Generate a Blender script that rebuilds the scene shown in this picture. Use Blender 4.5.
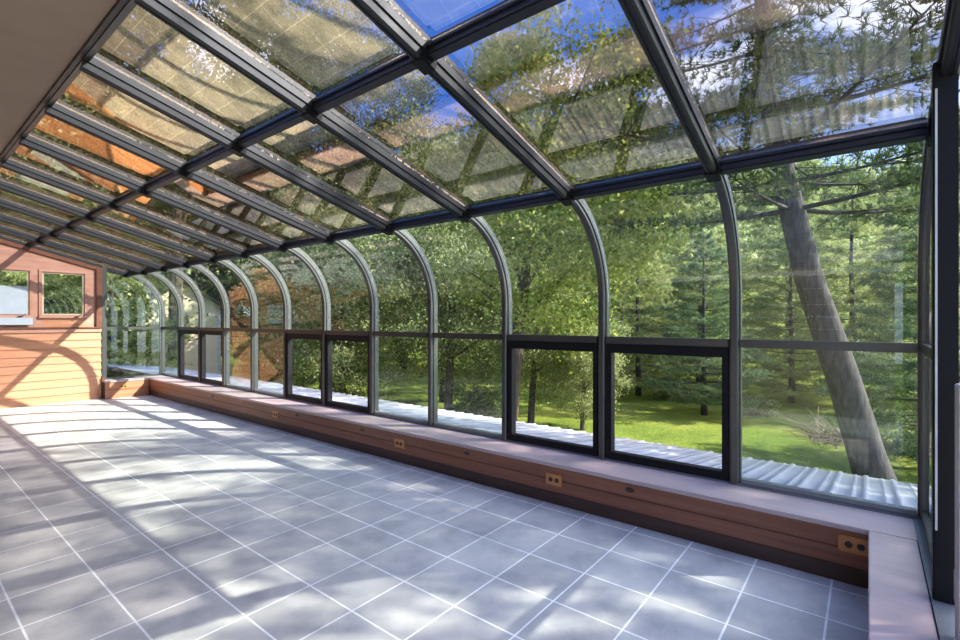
import bpy, bmesh, math, random
import numpy as np
from mathutils import Vector, Matrix

for o in list(bpy.data.objects):
    bpy.data.objects.remove(o)
SC = bpy.context.scene
COL = SC.collection

# ------------------------------------------------------------------ camera
cam_d = bpy.data.cameras.new('camera')
cam_d.sensor_width = 36.0
cam_d.lens = 485.2 / 960 * 36.0
cam_d.clip_start = 0.02
cam_d.clip_end = 1000
cam = bpy.data.objects.new('camera', cam_d)
cam.location = (0, 0, 1.5)
cam.rotation_euler = (math.radians(90), 0, math.radians(-51.32))
COL.objects.link(cam)
SC.camera = cam

# ------------------------------------------------------------------ sky
world = bpy.data.worlds.new('sky')
SC.world = world
world.use_nodes = True
wn, wl = world.node_tree.nodes, world.node_tree.links
wn.clear()
w_out = wn.new('ShaderNodeOutputWorld')
w_bg = wn.new('ShaderNodeBackground')
w_tc = wn.new('ShaderNodeTexCoord')
w_sep = wn.new('ShaderNodeSeparateXYZ')
w_ramp = wn.new('ShaderNodeValToRGB')
w_noise = wn.new('ShaderNodeTexNoise')
w_map = wn.new('ShaderNodeMapping')
w_cr = wn.new('ShaderNodeValToRGB')
w_mix = wn.new('ShaderNodeMix')
w_mix.data_type = 'RGBA'
wl.new(w_tc.outputs['Generated'], w_sep.inputs[0])
wl.new(w_sep.outputs['Z'], w_ramp.inputs[0])
w_ramp.color_ramp.elements[0].position = 0.0
w_ramp.color_ramp.elements[0].color = (0.62, 0.78, 1.0, 1)
w_ramp.color_ramp.elements[1].position = 0.42
w_ramp.color_ramp.elements[1].color = (0.055, 0.21, 0.80, 1)
wl.new(w_tc.outputs['Generated'], w_map.inputs[0])
w_map.inputs['Scale'].default_value = (1, 1, 2.2)
wl.new(w_map.outputs[0], w_noise.inputs['Vector'])
w_noise.inputs['Scale'].default_value = 2.6
w_noise.inputs['Detail'].default_value = 7
w_noise.inputs['Roughness'].default_value = 0.6
wl.new(w_noise.outputs[0], w_cr.inputs[0])
w_cr.color_ramp.elements[0].position = 0.52
w_cr.color_ramp.elements[0].color = (0, 0, 0, 1)
w_cr.color_ramp.elements[1].position = 0.70
w_cr.color_ramp.elements[1].color = (1, 1, 1, 1)
wl.new(w_cr.outputs[0], w_mix.inputs['Factor'])
wl.new(w_ramp.outputs[0], w_mix.inputs[6])
w_mix.inputs[7].default_value = (1.9, 1.9, 1.95, 1)
# bright haze round the sun
w_dot = wn.new('ShaderNodeVectorMath'); w_dot.operation = 'DOT_PRODUCT'
wl.new(w_tc.outputs['Generated'], w_dot.inputs[0])
w_dot.inputs[1].default_value = Vector((0.85, -1.18, 1.0)).normalized()
w_mr = wn.new('ShaderNodeMapRange'); w_mr.clamp = True
w_mr.inputs['From Min'].default_value = 0.0
wl.new(w_dot.outputs['Value'], w_mr.inputs['Value'])
w_pw = wn.new('ShaderNodeMath'); w_pw.operation = 'POWER'
wl.new(w_mr.outputs[0], w_pw.inputs[0]); w_pw.inputs[1].default_value = 7.0
w_sc = wn.new('ShaderNodeVectorMath'); w_sc.operation = 'SCALE'
w_sc.inputs[0].default_value = (3.6, 3.5, 3.4)
wl.new(w_pw.outputs[0], w_sc.inputs['Scale'])
w_add = wn.new('ShaderNodeVectorMath'); w_add.operation = 'ADD'
wl.new(w_mix.outputs[2], w_add.inputs[0]); wl.new(w_sc.outputs[0], w_add.inputs[1])
wl.new(w_add.outputs[0], w_bg.inputs['Color'])
w_bg.inputs['Strength'].default_value = 1.95
wl.new(w_bg.outputs[0], w_out.inputs[0])

# ------------------------------------------------------------------ sun
SUN = Vector((0.85, -1.18, 1.0))
sun_d = bpy.data.lights.new('sun', 'SUN')
sun_d.energy = 14.0
sun_d.angle = math.radians(0.55)
sun_d.color = (1.0, 0.93, 0.82)
sun = bpy.data.objects.new('sun', sun_d)
sun.rotation_euler = SUN.to_track_quat('Z', 'Y').to_euler()
sun.location = (12, -18, 20)
COL.objects.link(sun)

# ------------------------------------------------------------------ exposure
SC.view_settings.view_transform = 'Standard'
SC.view_settings.look = 'None'
SC.view_settings.exposure = 0.16
SC.view_settings.gamma = 1.0
SC.view_settings.use_curve_mapping = False
SC.cycles.transparent_max_bounces = 48
SC.cycles.max_bounces = 10
SC.cycles.diffuse_bounces = 5
SC.cycles.glossy_bounces = 5
SC.cycles.caustics_reflective = False
SC.cycles.caustics_refractive = False
SC.cycles.sample_clamp_indirect = 6.0


# ------------------------------------------------------------------ material helpers
def new_mat(name):
    m = bpy.data.materials.new(name)
    m.use_nodes = True
    n, l = m.node_tree.nodes, m.node_tree.links
    b = n.get('Principled BSDF')
    return m, n, l, b


def ramp(n, stops):
    r = n.new('ShaderNodeValToRGB')
    els = r.color_ramp.elements
    while len(els) < len(stops):
        els.new(0.5)
    for e, (p, c) in zip(els, stops):
        e.position = p
        e.color = (c[0], c[1], c[2], 1)
    return r


def noise(n, l, scale, detail=4, rough=0.55, vec=None, stretch=None):
    t = n.new('ShaderNodeTexNoise')
    t.inputs['Scale'].default_value = scale
    t.inputs['Detail'].default_value = detail
    t.inputs['Roughness'].default_value = rough
    g = n.new('ShaderNodeNewGeometry')
    src = vec or g.outputs['Position']
    if stretch:
        mp = n.new('ShaderNodeMapping')
        mp.inputs['Scale'].default_value = stretch
        l.new(src, mp.inputs[0])
        src = mp.outputs[0]
    l.new(src, t.inputs['Vector'])
    return t


def bump(n, l, b, height, strength=0.2, dist=0.01):
    bp = n.new('ShaderNodeBump')
    bp.inputs['Strength'].default_value = strength
    bp.inputs['Distance'].default_value = dist
    l.new(height, bp.inputs['Height'])
    l.new(bp.outputs[0], b.inputs['Normal'])


def mat_simple(name, col, rough=0.5, metal=0.0, var=0.12, scale=8, spec=0.5):
    m, n, l, b = new_mat(name)
    t = noise(n, l, scale)
    lo = [c * (1 - var) for c in col]
    hi = [min(1, c * (1 + var)) for c in col]
    r = ramp(n, [(0.3, lo), (0.7, hi)])
    l.new(t.outputs[0], r.inputs[0])
    l.new(r.outputs[0], b.inputs['Base Color'])
    b.inputs['Roughness'].default_value = rough
    b.inputs['Metallic'].default_value = metal
    b.inputs['Specular IOR Level'].default_value = spec
    return m


def mat_wood(name, dark, mid, light, stretch, rough=0.45, isl=0.12, spec=0.5):
    m, n, l, b = new_mat(name)
    t = noise(n, l, 3.0, 6, 0.6, stretch=stretch)
    r = ramp(n, [(0.25, dark), (0.5, mid), (0.75, light)])
    l.new(t.outputs[0], r.inputs[0])
    g = n.new('ShaderNodeNewGeometry')
    mr = n.new('ShaderNodeMapRange')
    mr.inputs['To Min'].default_value = 1 - isl
    mr.inputs['To Max'].default_value = 1 + isl
    l.new(g.outputs['Random Per Island'], mr.inputs['Value'])
    mx = n.new('ShaderNodeVectorMath')
    mx.operation = 'SCALE'
    l.new(r.outputs[0], mx.inputs[0])
    l.new(mr.outputs[0], mx.inputs['Scale'])
    l.new(mx.outputs[0], b.inputs['Base Color'])
    b.inputs['Roughness'].default_value = rough
    b.inputs['Specular IOR Level'].default_value = spec
    bump(n, l, b, t.outputs[0], 0.12, 0.004)
    return m


def mat_glass(name, tint, f0, rough=0.0, mirror=(1, 1, 1)):
    """thin window glass: clear with a mirror share that follows Schlick's law"""
    m, n, l, b = new_mat(name)
    n.remove(b)
    out = n.get('Material Output')
    g = n.new('ShaderNodeNewGeometry')
    dt = n.new('ShaderNodeVectorMath')
    dt.operation = 'DOT_PRODUCT'
    l.new(g.outputs['Incoming'], dt.inputs[0])
    l.new(g.outputs['Normal'], dt.inputs[1])
    ab = n.new('ShaderNodeMath'); ab.operation = 'ABSOLUTE'
    l.new(dt.outputs['Value'], ab.inputs[0])
    on = n.new('ShaderNodeMath'); on.operation = 'SUBTRACT'; on.use_clamp = True
    on.inputs[0].default_value = 1.0
    l.new(ab.outputs[0], on.inputs[1])
    pw = n.new('ShaderNodeMath'); pw.operation = 'POWER'
    l.new(on.outputs[0], pw.inputs[0]); pw.inputs[1].default_value = 5.0
    ma = n.new('ShaderNodeMath'); ma.operation = 'MULTIPLY_ADD'; ma.use_clamp = True
    l.new(pw.outputs[0], ma.inputs[0])
    ma.inputs[1].default_value = 1 - f0
    ma.inputs[2].default_value = f0
    tr = n.new('ShaderNodeBsdfTransparent')
    tr.inputs['Color'].default_value = (*tint, 1)
    gl = n.new('ShaderNodeBsdfGlossy')
    gl.inputs['Roughness'].default_value = rough
    gl.inputs['Color'].default_value = (*mirror, 1)
    mx = n.new('ShaderNodeMixShader')
    l.new(ma.outputs[0], mx.inputs[0])
    l.new(tr.outputs[0], mx.inputs[1])
    l.new(gl.outputs[0], mx.inputs[2])
    l.new(mx.outputs[0], out.inputs['Surface'])
    return m


def mat_leaf(name, cols, trans=0.35):
    """leaves or needles; every leaf its own shade"""
    m, n, l, b = new_mat(name)
    out = n.get('Material Output')
    g = n.new('ShaderNodeNewGeometry')
    stops = [(i / max(1, len(cols) - 1), c) for i, c in enumerate(cols)]
    r = ramp(n, stops)
    l.new(g.outputs['Random Per Island'], r.inputs[0])
    l.new(r.outputs[0], b.inputs['Base Color'])
    b.inputs['Roughness'].default_value = 0.55
    b.inputs['Specular IOR Level'].default_value = 0.3
    t = n.new('ShaderNodeBsdfTranslucent')
    l.new(r.outputs[0], t.inputs['Color'])
    mx = n.new('ShaderNodeMixShader')
    mx.inputs[0].default_value = trans
    l.new(b.outputs[0], mx.inputs[1])
    l.new(t.outputs[0], mx.inputs[2])
    l.new(mx.outputs[0], out.inputs['Surface'])
    return m


# floor tiles
def mat_tiles():
    m, n, l, b = new_mat('stone tiles')
    g = n.new('ShaderNodeNewGeometry')
    mp = n.new('ShaderNodeMapping')
    mp.inputs['Location'].default_value = (-(0.088 - 15 * 0.363), -(0.164 - 15 * 0.383), 0)
    l.new(g.outputs['Position'], mp.inputs[0])
    br = n.new('ShaderNodeTexBrick')
    br.offset = 0.0
    br.squash = 1.0
    br.inputs['Scale'].default_value = 1.0
    br.inputs['Mortar Size'].default_value = 0.006
    br.inputs['Mortar Smooth'].default_value = 0.25
    br.inputs['Bias'].default_value = 0.0
    br.inputs['Brick Width'].default_value = 0.363
    br.inputs['Row Height'].default_value = 0.383
    br.inputs['Color1'].default_value = (0.435, 0.42, 0.415, 1)
    br.inputs['Color2'].default_value = (0.525, 0.51, 0.495, 1)
    br.inputs['Mortar'].default_value = (0.88, 0.87, 0.85, 1)
    l.new(mp.outputs[0], br.inputs['Vector'])
    t = noise(n, l, 3.2, 8, 0.62)
    r = ramp(n, [(0.30, (0.70, 0.71, 0.74)), (0.5, (1.0, 1.0, 1.0)), (0.70, (1.22, 1.19, 1.13))])
    l.new(t.outputs[0], r.inputs[0])
    mx = n.new('ShaderNodeMix'); mx.data_type = 'RGBA'; mx.blend_type = 'MULTIPLY'
    mx.inputs['Factor'].default_value = 1.0
    l.new(br.outputs['Color'], mx.inputs[6])
    l.new(r.outputs[0], mx.inputs[7])
    l.new(mx.outputs[2], b.inputs['Base Color'])
    b.inputs['Roughness'].default_value = 0.42
    b.inputs['Specular IOR Level'].default_value = 0.4
    inv = n.new('ShaderNodeMath'); inv.operation = 'SUBTRACT'
    inv.inputs[0].default_value = 1.0
    l.new(br.outputs['Fac'], inv.inputs[1])
    bump(n, l, b, inv.outputs[0], 0.35, 0.004)
    return m


def mat_ground():
    m, n, l, b = new_mat('lawn and meadow')
    t1 = noise(n, l, 0.22, 6, 0.6)
    t2 = noise(n, l, 6.0, 5, 0.7)
    r1 = ramp(n, [(0.3, (0.07, 0.12, 0.016)), (0.5, (0.14, 0.19, 0.030)), (0.7, (0.24, 0.255, 0.055))])
    r2 = ramp(n, [(0.3, (0.7, 0.7, 0.7)), (0.7, (1.25, 1.2, 1.1))])
    l.new(t1.outputs[0], r1.inputs[0])
    l.new(t2.outputs[0], r2.inputs[0])
    mx = n.new('ShaderNodeMix'); mx.data_type = 'RGBA'; mx.blend_type = 'MULTIPLY'
    mx.inputs['Factor'].default_value = 1.0
    l.new(r1.outputs[0], mx.inputs[6]); l.new(r2.outputs[0], mx.inputs[7])
    l.new(mx.outputs[2], b.inputs['Base Color'])
    b.inputs['Roughness'].default_value = 0.9
    b.inputs['Specular IOR Level'].default_value = 0.1
    bump(n, l, b, t2.outputs[0], 0.6, 0.15)
    return m


def mat_bark(name, dark, light):
    m, n, l, b = new_mat(name)
    t = noise(n, l, 5.0, 7, 0.65, stretch=(2.2, 2.2, 0.5))
    r = ramp(n, [(0.3, dark), (0.62, light), (0.8, [min(1, c * 1.5) for c in light])])
    l.new(t.outputs[0], r.inputs[0])
    l.new(r.outputs[0], b.inputs['Base Color'])
    b.inputs['Roughness'].default_value = 0.9
    b.inputs['Specular IOR Level'].default_value = 0.15
    bump(n, l, b, t.outputs[0], 0.6, 0.05)
    return m


M = {}
M['tiles'] = mat_tiles()
M['alu'] = mat_simple('bronze anodised aluminium', (0.10, 0.098, 0.095), 0.42, 0.85, 0.06, 3)
M['rafter'] = mat_simple('dark bronze rafter metal', (0.042, 0.044, 0.050), 0.46, 0.85, 0.06, 3)
M['black'] = mat_simple('black painted metal', (0.008, 0.008, 0.010), 0.5, 0.0, 0.1, 5, 0.16)
M['pale_grey'] = mat_simple('pale grey finish', (0.55, 0.55, 0.54), 0.5)
M['sill_alu'] = mat_simple('sill aluminium', (0.20, 0.215, 0.23), 0.35, 0.4, 0.06, 3)
M['knob_dark'] = mat_simple('dark plastic', (0.02, 0.018, 0.018), 0.45)
M['outlet'] = mat_simple('copper coloured plate', (0.52, 0.22, 0.075), 0.42, 0.2)
M['siding'] = mat_wood('cedar siding', (0.42, 0.17, 0.085), (0.52, 0.235, 0.125), (0.60, 0.30, 0.17), (0.5, 3, 9), 0.5, 0.10)
M['board'] = mat_wood('redwood board', (0.13, 0.042, 0.02), (0.20, 0.072, 0.036), (0.27, 0.105, 0.055), (6, 0.35, 9), 0.42, 0.14)
M['board_end'] = mat_wood('cedar board', (0.26, 0.095, 0.045), (0.36, 0.15, 0.075), (0.44, 0.20, 0.105), (0.35, 6, 9), 0.45, 0.1)
M['toe'] = mat_wood('dark brown base board', (0.03, 0.013, 0.009), (0.05, 0.022, 0.015), (0.07, 0.032, 0.022), (6, 0.4, 6), 0.4, 0.05)
M['shelf'] = mat_wood('rosy painted sill board', (0.36, 0.275, 0.275), (0.43, 0.33, 0.325), (0.49, 0.38, 0.37), (4, 0.4, 4), 0.36, 0.05)
M['trimwood'] = mat_wood('red brown trim', (0.10, 0.032, 0.016), (0.14, 0.046, 0.024), (0.19, 0.068, 0.034), (4, 4, 4), 0.45, 0.08)
M['pinkwood'] = mat_wood('rosy cedar casing', (0.38, 0.18, 0.125), (0.46, 0.235, 0.17), (0.52, 0.285, 0.21), (1, 4, 5), 0.5, 0.06)
M['cream'] = mat_simple('cream window sash', (0.58, 0.47, 0.33), 0.5)
M['drywall'] = mat_simple('tan painted plaster', (0.35, 0.255, 0.20), 0.85, 0, 0.05, 5, 0.2)
M['housewall'] = mat_wood('tan house siding', (0.12, 0.105, 0.085), (0.16, 0.14, 0.115), (0.20, 0.175, 0.145), (3, 0.5, 9), 0.6, 0.06)
M['glass'] = mat_glass('window glass', (0.92, 0.97, 0.955), 0.035)
M['roof_glass'] = mat_glass('tinted roof glass', (0.83, 0.84, 0.85), 0.30, 0.0, (1.0, 0.80, 0.54))
M['panel_sky_sill'] = mat_simple('blue grey frosted panel and sky tinted sill', (0.42, 0.48, 0.55), 0.3, 0, 0.06, 6)  # also colours the wooden sill, with sky reflection and shade mixed in
M['metalroof'] = mat_simple('pale painted metal roofing', (0.31, 0.315, 0.325), 0.5, 0.0, 0.12, 1.3)
M['pale'] = mat_simple('pale mauve painted panel', (0.42, 0.37, 0.38), 0.5)
M['creamwall'] = mat_simple('cream painted wall', (0.72, 0.62, 0.45), 0.7, 0, 0.04, 2)
M['ground'] = mat_ground()
M['bark_pine'] = mat_bark('pine bark', (0.035, 0.031, 0.032), (0.10, 0.088, 0.09))
M['bark'] = mat_bark('bark', (0.05, 0.04, 0.032), (0.13, 0.105, 0.085))
M['twig'] = mat_bark('dry twigs', (0.12, 0.095, 0.07), (0.28, 0.23, 0.17))
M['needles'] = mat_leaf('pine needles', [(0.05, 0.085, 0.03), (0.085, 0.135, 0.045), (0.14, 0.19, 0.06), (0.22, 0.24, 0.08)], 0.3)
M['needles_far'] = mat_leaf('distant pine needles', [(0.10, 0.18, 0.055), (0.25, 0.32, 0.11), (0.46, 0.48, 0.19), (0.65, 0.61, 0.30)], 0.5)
M['needles_teal'] = mat_leaf('blue green pine needles', [(0.06, 0.11, 0.065), (0.11, 0.18, 0.09), (0.19, 0.27, 0.12), (0.34, 0.38, 0.17)], 0.35)
M['leaf_bright'] = mat_leaf('bright maple leaves', [(0.17, 0.26, 0.03), (0.31, 0.38, 0.08), (0.48, 0.52, 0.13), (0.62, 0.58, 0.22)], 0.5)
M['leaf'] = mat_leaf('green leaves', [(0.11, 0.15, 0.055), (0.22, 0.27, 0.095), (0.36, 0.40, 0.16), (0.52, 0.53, 0.27)], 0.4)
M['leaf_dark'] = mat_leaf('dark green leaves', [(0.03, 0.055, 0.018), (0.055, 0.09, 0.025), (0.09, 0.13, 0.035), (0.14, 0.17, 0.06)], 0.3)
M['leaf_autumn'] = mat_leaf('turning leaves', [(0.28, 0.14, 0.03), (0.34, 0.22, 0.05), (0.30, 0.30, 0.07), (0.20, 0.26, 0.06)], 0.4)


# ------------------------------------------------------------------ mesh helpers
def link_mesh(name, me, mat, parent=None, smooth=False):
    me.materials.append(mat)
    o = bpy.data.objects.new(name, me)
    COL.objects.link(o)
    if parent is not None:
        o.parent = parent
    if smooth:
        me.polygons.foreach_set('use_smooth', [True] * len(me.polygons))
    return o


def obj(name, bm, mat, parent=None, smooth=False):
    bmesh.ops.recalc_face_normals(bm, faces=bm.faces)
    me = bpy.data.meshes.new(name)
    bm.to_mesh(me)
    bm.free()
    return link_mesh(name, me, mat, parent, smooth)


def np_obj(name, v, f, mat, parent=None):
    return link_mesh(name, np_mesh(name, v, f), mat, parent)


def np_mesh(name, v, f):
    v = np.asarray(v, dtype=np.float32)
    f = np.asarray(f, dtype=np.int32)
    me = bpy.data.meshes.new(name)
    me.vertices.add(len(v))
    me.vertices.foreach_set('co', v.ravel())
    k = f.shape[1]
    me.loops.add(f.size)
    me.loops.foreach_set('vertex_index', f.ravel())
    me.polygons.add(len(f))
    me.polygons.foreach_set('loop_start', np.arange(0, f.size, k, dtype=np.int32))
    me.polygons.foreach_set('loop_total', np.full(len(f), k, dtype=np.int32))
    me.update(calc_edges=True)
    return me


def empty(name, loc=(0, 0, 0)):
    o = bpy.data.objects.new(name, None)
    o.empty_display_size = 0.1
    o.location = loc
    COL.objects.link(o)
    return o


def tag(o, label, cat, group=None, kind=None):
    o['label'] = label
    o['category'] = cat
    if group:
        o['group'] = group
    if kind:
        o['kind'] = kind
    return o


def box(bm, x0, x1, y0, y1, z0, z1, bev=0.0, mat=None):
    c = Vector(((x0 + x1) / 2, (y0 + y1) / 2, (z0 + z1) / 2))
    g = bmesh.ops.create_cube(bm, size=1.0)
    vs = g['verts']
    for v in vs:
        v.co = Vector((v.co.x * (x1 - x0), v.co.y * (y1 - y0), v.co.z * (z1 - z0)))
    if bev > 0:
        es = list({e for v in vs for e in v.link_edges})
        r = bmesh.ops.bevel(bm, geom=es, offset=bev, segments=2, affect='EDGES')
        vs = list({v for f in r['faces'] for v in f.verts} | {v for v in vs if v.is_valid})
    for v in vs:
        if mat is not None:
            v.co = mat @ v.co
        v.co += c if mat is None else Vector((0, 0, 0))
    return vs


def box_m(bm, dims, M4, bev=0.0):
    """box of the given size in a local frame"""
    g = bmesh.ops.create_cube(bm, size=1.0)
    vs = g['verts']
    for v in vs:
        v.co = Vector((v.co.x * dims[0], v.co.y * dims[1], v.co.z * dims[2]))
    if bev > 0:
        es = list({e for v in vs for e in v.link_edges})
        r = bmesh.ops.bevel(bm, geom=es, offset=bev, segments=2, affect='EDGES')
        vs = list({v for f in r['faces'] for v in f.verts} | {v for v in vs if v.is_valid})
    for v in vs:
        v.co = M4 @ v.co


def bx(name, x0, x1, y0, y1, z0, z1, mat, parent=None, bev=0.0):
    bm = bmesh.new()
    box(bm, x0, x1, y0, y1, z0, z1, bev)
    return obj(name, bm, mat, parent)


def sweep(bm, path, section):
    """path: list of (point, normal, side) frames; section: closed polygon of (n, s)"""
    rings = []
    for p, n, s in path:
        rings.append([bm.verts.new(p + n * a + s * b) for a, b in section])
    k = len(section)
    for r0, r1 in zip(rings, rings[1:]):
        for i in range(k):
            j = (i + 1) % k
            bm.faces.new((r0[i], r0[j], r1[j], r1[i]))
    bm.faces.new(list(reversed(rings[0])))
    bm.faces.new(rings[-1])


def tube(bm, pts, radii, seg=8):
    rings = []
    prev = None
    for i, p in enumerate(pts):
        p = Vector(p)
        a = Vector(pts[max(0, i - 1)])
        b = Vector(pts[min(len(pts) - 1, i + 1)])
        t = (b - a).normalized()
        u = Vector((1, 0, 0)) if prev is None else prev
        u = (u - t * u.dot(t))
        if u.length < 1e-4:
            u = Vector((0, 1, 0)) - t * t.y
        u.normalize()
        prev = u
        w = t.cross(u)
        rings.append([bm.verts.new(p + (u * math.cos(q) + w * math.sin(q)) * radii[i])
                      for q in [2 * math.pi * k / seg for k in range(seg)]])
    for r0, r1 in zip(rings, rings[1:]):
        for i in range(seg):
            j = (i + 1) % seg
            bm.faces.new((r0[i], r0[j], r1[j], r1[i]))
    bm.faces.new(list(reversed(rings[0])))
    bm.faces.new(rings[-1])


# ------------------------------------------------------------------ room geometry
Y0, BAY = 0.739, 1.0
def RY(k):
    return Y0 + BAY * k

W = 3.83                      # glass plane of the upright glazing
CURB_X, CURB_Z = 3.45, 0.337
EX, EZ = 3.2315, 2.442        # eave line
MX, MZ = 1.7399, 2.8486       # middle purlin line
TX, TZ = 0.7927, 3.1067       # top of the glass roof
RAIL_Z = 1.335
END_Y = 11.47                 # face of the far wood wall
sl = Vector((EX - TX, 0, EZ - TZ)).normalized()
sn = Vector((-sl.z, 0, sl.x))
ROOF_A = math.atan2(-sl.z, sl.x)
SY = Vector((0, 1, 0))
ARC_R = 0.813
ARC_C = Vector((W - ARC_R, 0, 1.657))

# floor, landing outside the end opening
bm = bmesh.new()
box(bm, -1.75, 3.93, -1.8, 11.8, -0.15, 0.0)
tag(obj('floor', bm, M['tiles']), 'grey square stone tile floor with pale grout lines', 'floor', kind='structure')

# plaster ceiling beside the glass roof
ce = empty('ceiling', (-0.4, 5, 3.1))
tag(ce, 'flat tan plaster ceiling strip beside the glass roof', 'ceiling', kind='structure')
def pbx(name, x0, x1, y0, y1, z0, z1, mat, parent, bev=0.0):
    o = bx(name, x0, x1, y0, y1, z0, z1, mat, None, bev)
    o.parent = parent
    o.matrix_parent_inverse = Matrix.Translation(parent.location).inverted()
    return o
def pobj(name, bm, mat, parent, smooth=False):
    o = obj(name, bm, mat, None, smooth)
    o.parent = parent
    o.matrix_parent_inverse = Matrix.Translation(parent.location).inverted()
    return o
pbx('plaster_board', -1.75, 0.765, -0.3, 11.75, 3.108, 3.30, M['drywall'], ce)
pbx('edge_strip', 0.765, 0.79, -0.3, 11.75, 3.085, 3.30, M['knob_dark'], ce)

# house wall behind and to the left of the camera
hw = empty('wall_left', (-1.7, 5, 0))
tag(hw, 'tan house wall along the inner side of the sunroom', 'wall', kind='structure')
bm = bmesh.new()
for i in range(16):
    box(bm, -1.75 - 0.02, -1.65, -0.3, 11.6, i * 0.194, (i + 1) * 0.194 - 0.006)
pobj('siding', bm, M['housewall'], hw)

# ------------------------------------------------------------------ knee wall (right) and its sill board
kw = empty('wall_right', (CURB_X, 5.5, 0))
tag(kw, 'low red-brown board wall with a rosy sill under the glazing', 'wall', kind='structure')
YA, YB = 0.0, 11.27
def board(x0, x1, y0, y1, z0, z1):
    bm = bmesh.new()
    box(bm, x0, x1, y0, y1, z0, z1, 0.004)
    return bm
pobj('upper_board', board(CURB_X, CURB_X + .03, YA, YB, 0.205, 0.307), M['board'], kw)
pobj('lower_board', board(CURB_X + .002, CURB_X + .03, YA, YB, 0.103, 0.201), M['board'], kw)
pobj('toe_board', board(CURB_X + .012, CURB_X + .03, YA, YB, 0.0, 0.100), M['toe'], kw)  # darker brown than the boards above, set slightly back
pobj('sill_board', board(CURB_X - .012, 3.80, -0.27, 11.66, 0.308, CURB_Z), M['shelf'], kw)
pbx('core', CURB_X + .031, 3.90, -0.29, 11.75, 0.0, 0.306, M['toe'], kw)
pbx('glazing_sill', 3.801, 3.95, -0.29, 11.75, 0.31, CURB_Z + 0.012, M['sill_alu'], kw)

# near low wall running under the camera's right
kn = empty('wall_near', (2.6, -0.15, 0))
tag(kn, 'low end wall with rosy sill board at the lower right corner', 'wall', kind='structure')
pobj('sill_board', board(1.5, 3.437, -0.20, 0.0, 0.308, CURB_Z), M['shelf'], kn)
pbx('core', 1.51, 3.44, -0.29, -0.02, 0.0, 0.306, M['board'], kn)
pbx('sill_plate', 1.5, 3.79, -0.31, -0.203, 0.308, CURB_Z + 0.006, M['sill_alu'], kn)

# far low wall
kf = empty('wall_far_low', (3.1, 11.3, 0))
tag(kf, 'low cedar board wall below the glazed far corner', 'wall', kind='structure')
pobj('upper_board', board(2.735, CURB_X - 0.001, 11.27, 11.30, 0.16, 0.307), M['board_end'], kf)
pobj('lower_board', board(2.735, CURB_X - 0.001, 11.27, 11.30, 0.0, 0.156), M['board_end'], kf)
pobj('sill_board', board(2.735, CURB_X - .013, 11.258, 11.66, 0.308, CURB_Z), M['shelf'], kf)
pbx('core', 2.74, CURB_X, 11.302, 11.75, 0.0, 0.306, M['toe'], kf)

# ------------------------------------------------------------------ glazing ribs
RAF = [(.052, -.034), (.052, .034), (-.028, .037), (-.028, .028), (-.072, .028), (-.080, .020),
       (-.080, .008), (-.074, .006), (-.074, -.006), (-.080, -.008), (-.080, -.020), (-.072, -.028), (-.028, -.028), (-.028, -.037)]
POST = [(.052, -.034), (.052, .034), (-.012, .036), (-.012, .027), (-.040, .027), (-.048, .018),
        (-.048, -.018), (-.040, -.027), (-.012, -.027), (-.012, -.036)]

def roof_frames(a, b, y):
    return [(Vector((a.x, y, a.z)), sn, SY), (Vector((b.x, y, b.z)), sn, SY)]

def curve_frames(y, zlow, n=16, a0=None):
    fr = []
    a_top = math.pi / 2 - ROOF_A
    for i in range(n + 1):
        a = a_top * (1 - i / n)
        nn = Vector((math.cos(a), 0, math.sin(a)))
        p = ARC_C + nn * ARC_R
        fr.append((Vector((p.x, y, p.z)), nn, SY))
    fr.append((Vector((W, y, zlow)), Vector((1, 0, 0)), SY))
    return fr

P_T, P_E, P_M = Vector((TX, 0, TZ)), Vector((EX, 0, EZ)), Vector((MX, 0, MZ))
ORD = ['first', 'second', 'third', 'fourth', 'fifth', 'sixth', 'seventh', 'eighth', 'ninth', 'tenth',
       'eleventh', 'twelfth', 'thirteenth']
for i in range(13):
    k = i - 1
    y = RY(k)
    r = empty('trim_%d' % (i + 1), (W, y, CURB_Z))
    if i == 0:
        lab = 'black glazing rib at the near right corner of the sunroom'
    elif i == 12:
        lab = 'pale grey curved rib at the far corner beside the wood wall'
    else:
        lab = '%s curved glazing rib counted from the near right corner' % ORD[i]
    tag(r, lab, 'glazing rib', 'curved glazing ribs', 'structure')
    bm = bmesh.new()
    sweep(bm, roof_frames(P_T + sl * 0.012, P_E - sl * 0.03, y), RAF)
    pobj('rafter', bm, M['rafter'], r)
    bm = bmesh.new()
    sweep(bm, curve_frames(y, CURB_Z + 0.013), POST)
    pobj('curved_post', bm, M['alu'], r)
    for nm, P in (('clip', P_M), ('clip', P_E - sl * 0.02)):
        bm = bmesh.new()
        rot = Matrix(((sl.x, 0, sn.x), (0, 1, 0), (sl.z, 0, sn.z))).to_4x4()
        cp = Vector((P.x, y, P.z)) - sn * 0.058
        box_m(bm, (0.105, 0.082, 0.060), Matrix.Translation(cp) @ rot, 0.006)
        pobj(nm, bm, M['black'], r)

# ridge header along the top of the glass
bm = bmesh.new()
box(bm, TX - 0.002, TX + 0.03, -0.3, 11.75, TZ - 0.03, TZ + 0.07)
tag(obj('trim_14', bm, M['alu']), 'dark header bar where glass roof meets plaster ceiling', 'header bar', kind='structure')

# ------------------------------------------------------------------ glazed bays
PAT = ['fixed', 'sash', 'sash', 'fixed', 'fixed', 'sash', 'sash', 'fixed', 'fixed', 'sash', 'sash', 'fixed']
ROT = Matrix(((sl.x, 0, sn.x), (0, 1, 0), (sl.z, 0, sn.z))).to_4x4()

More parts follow.
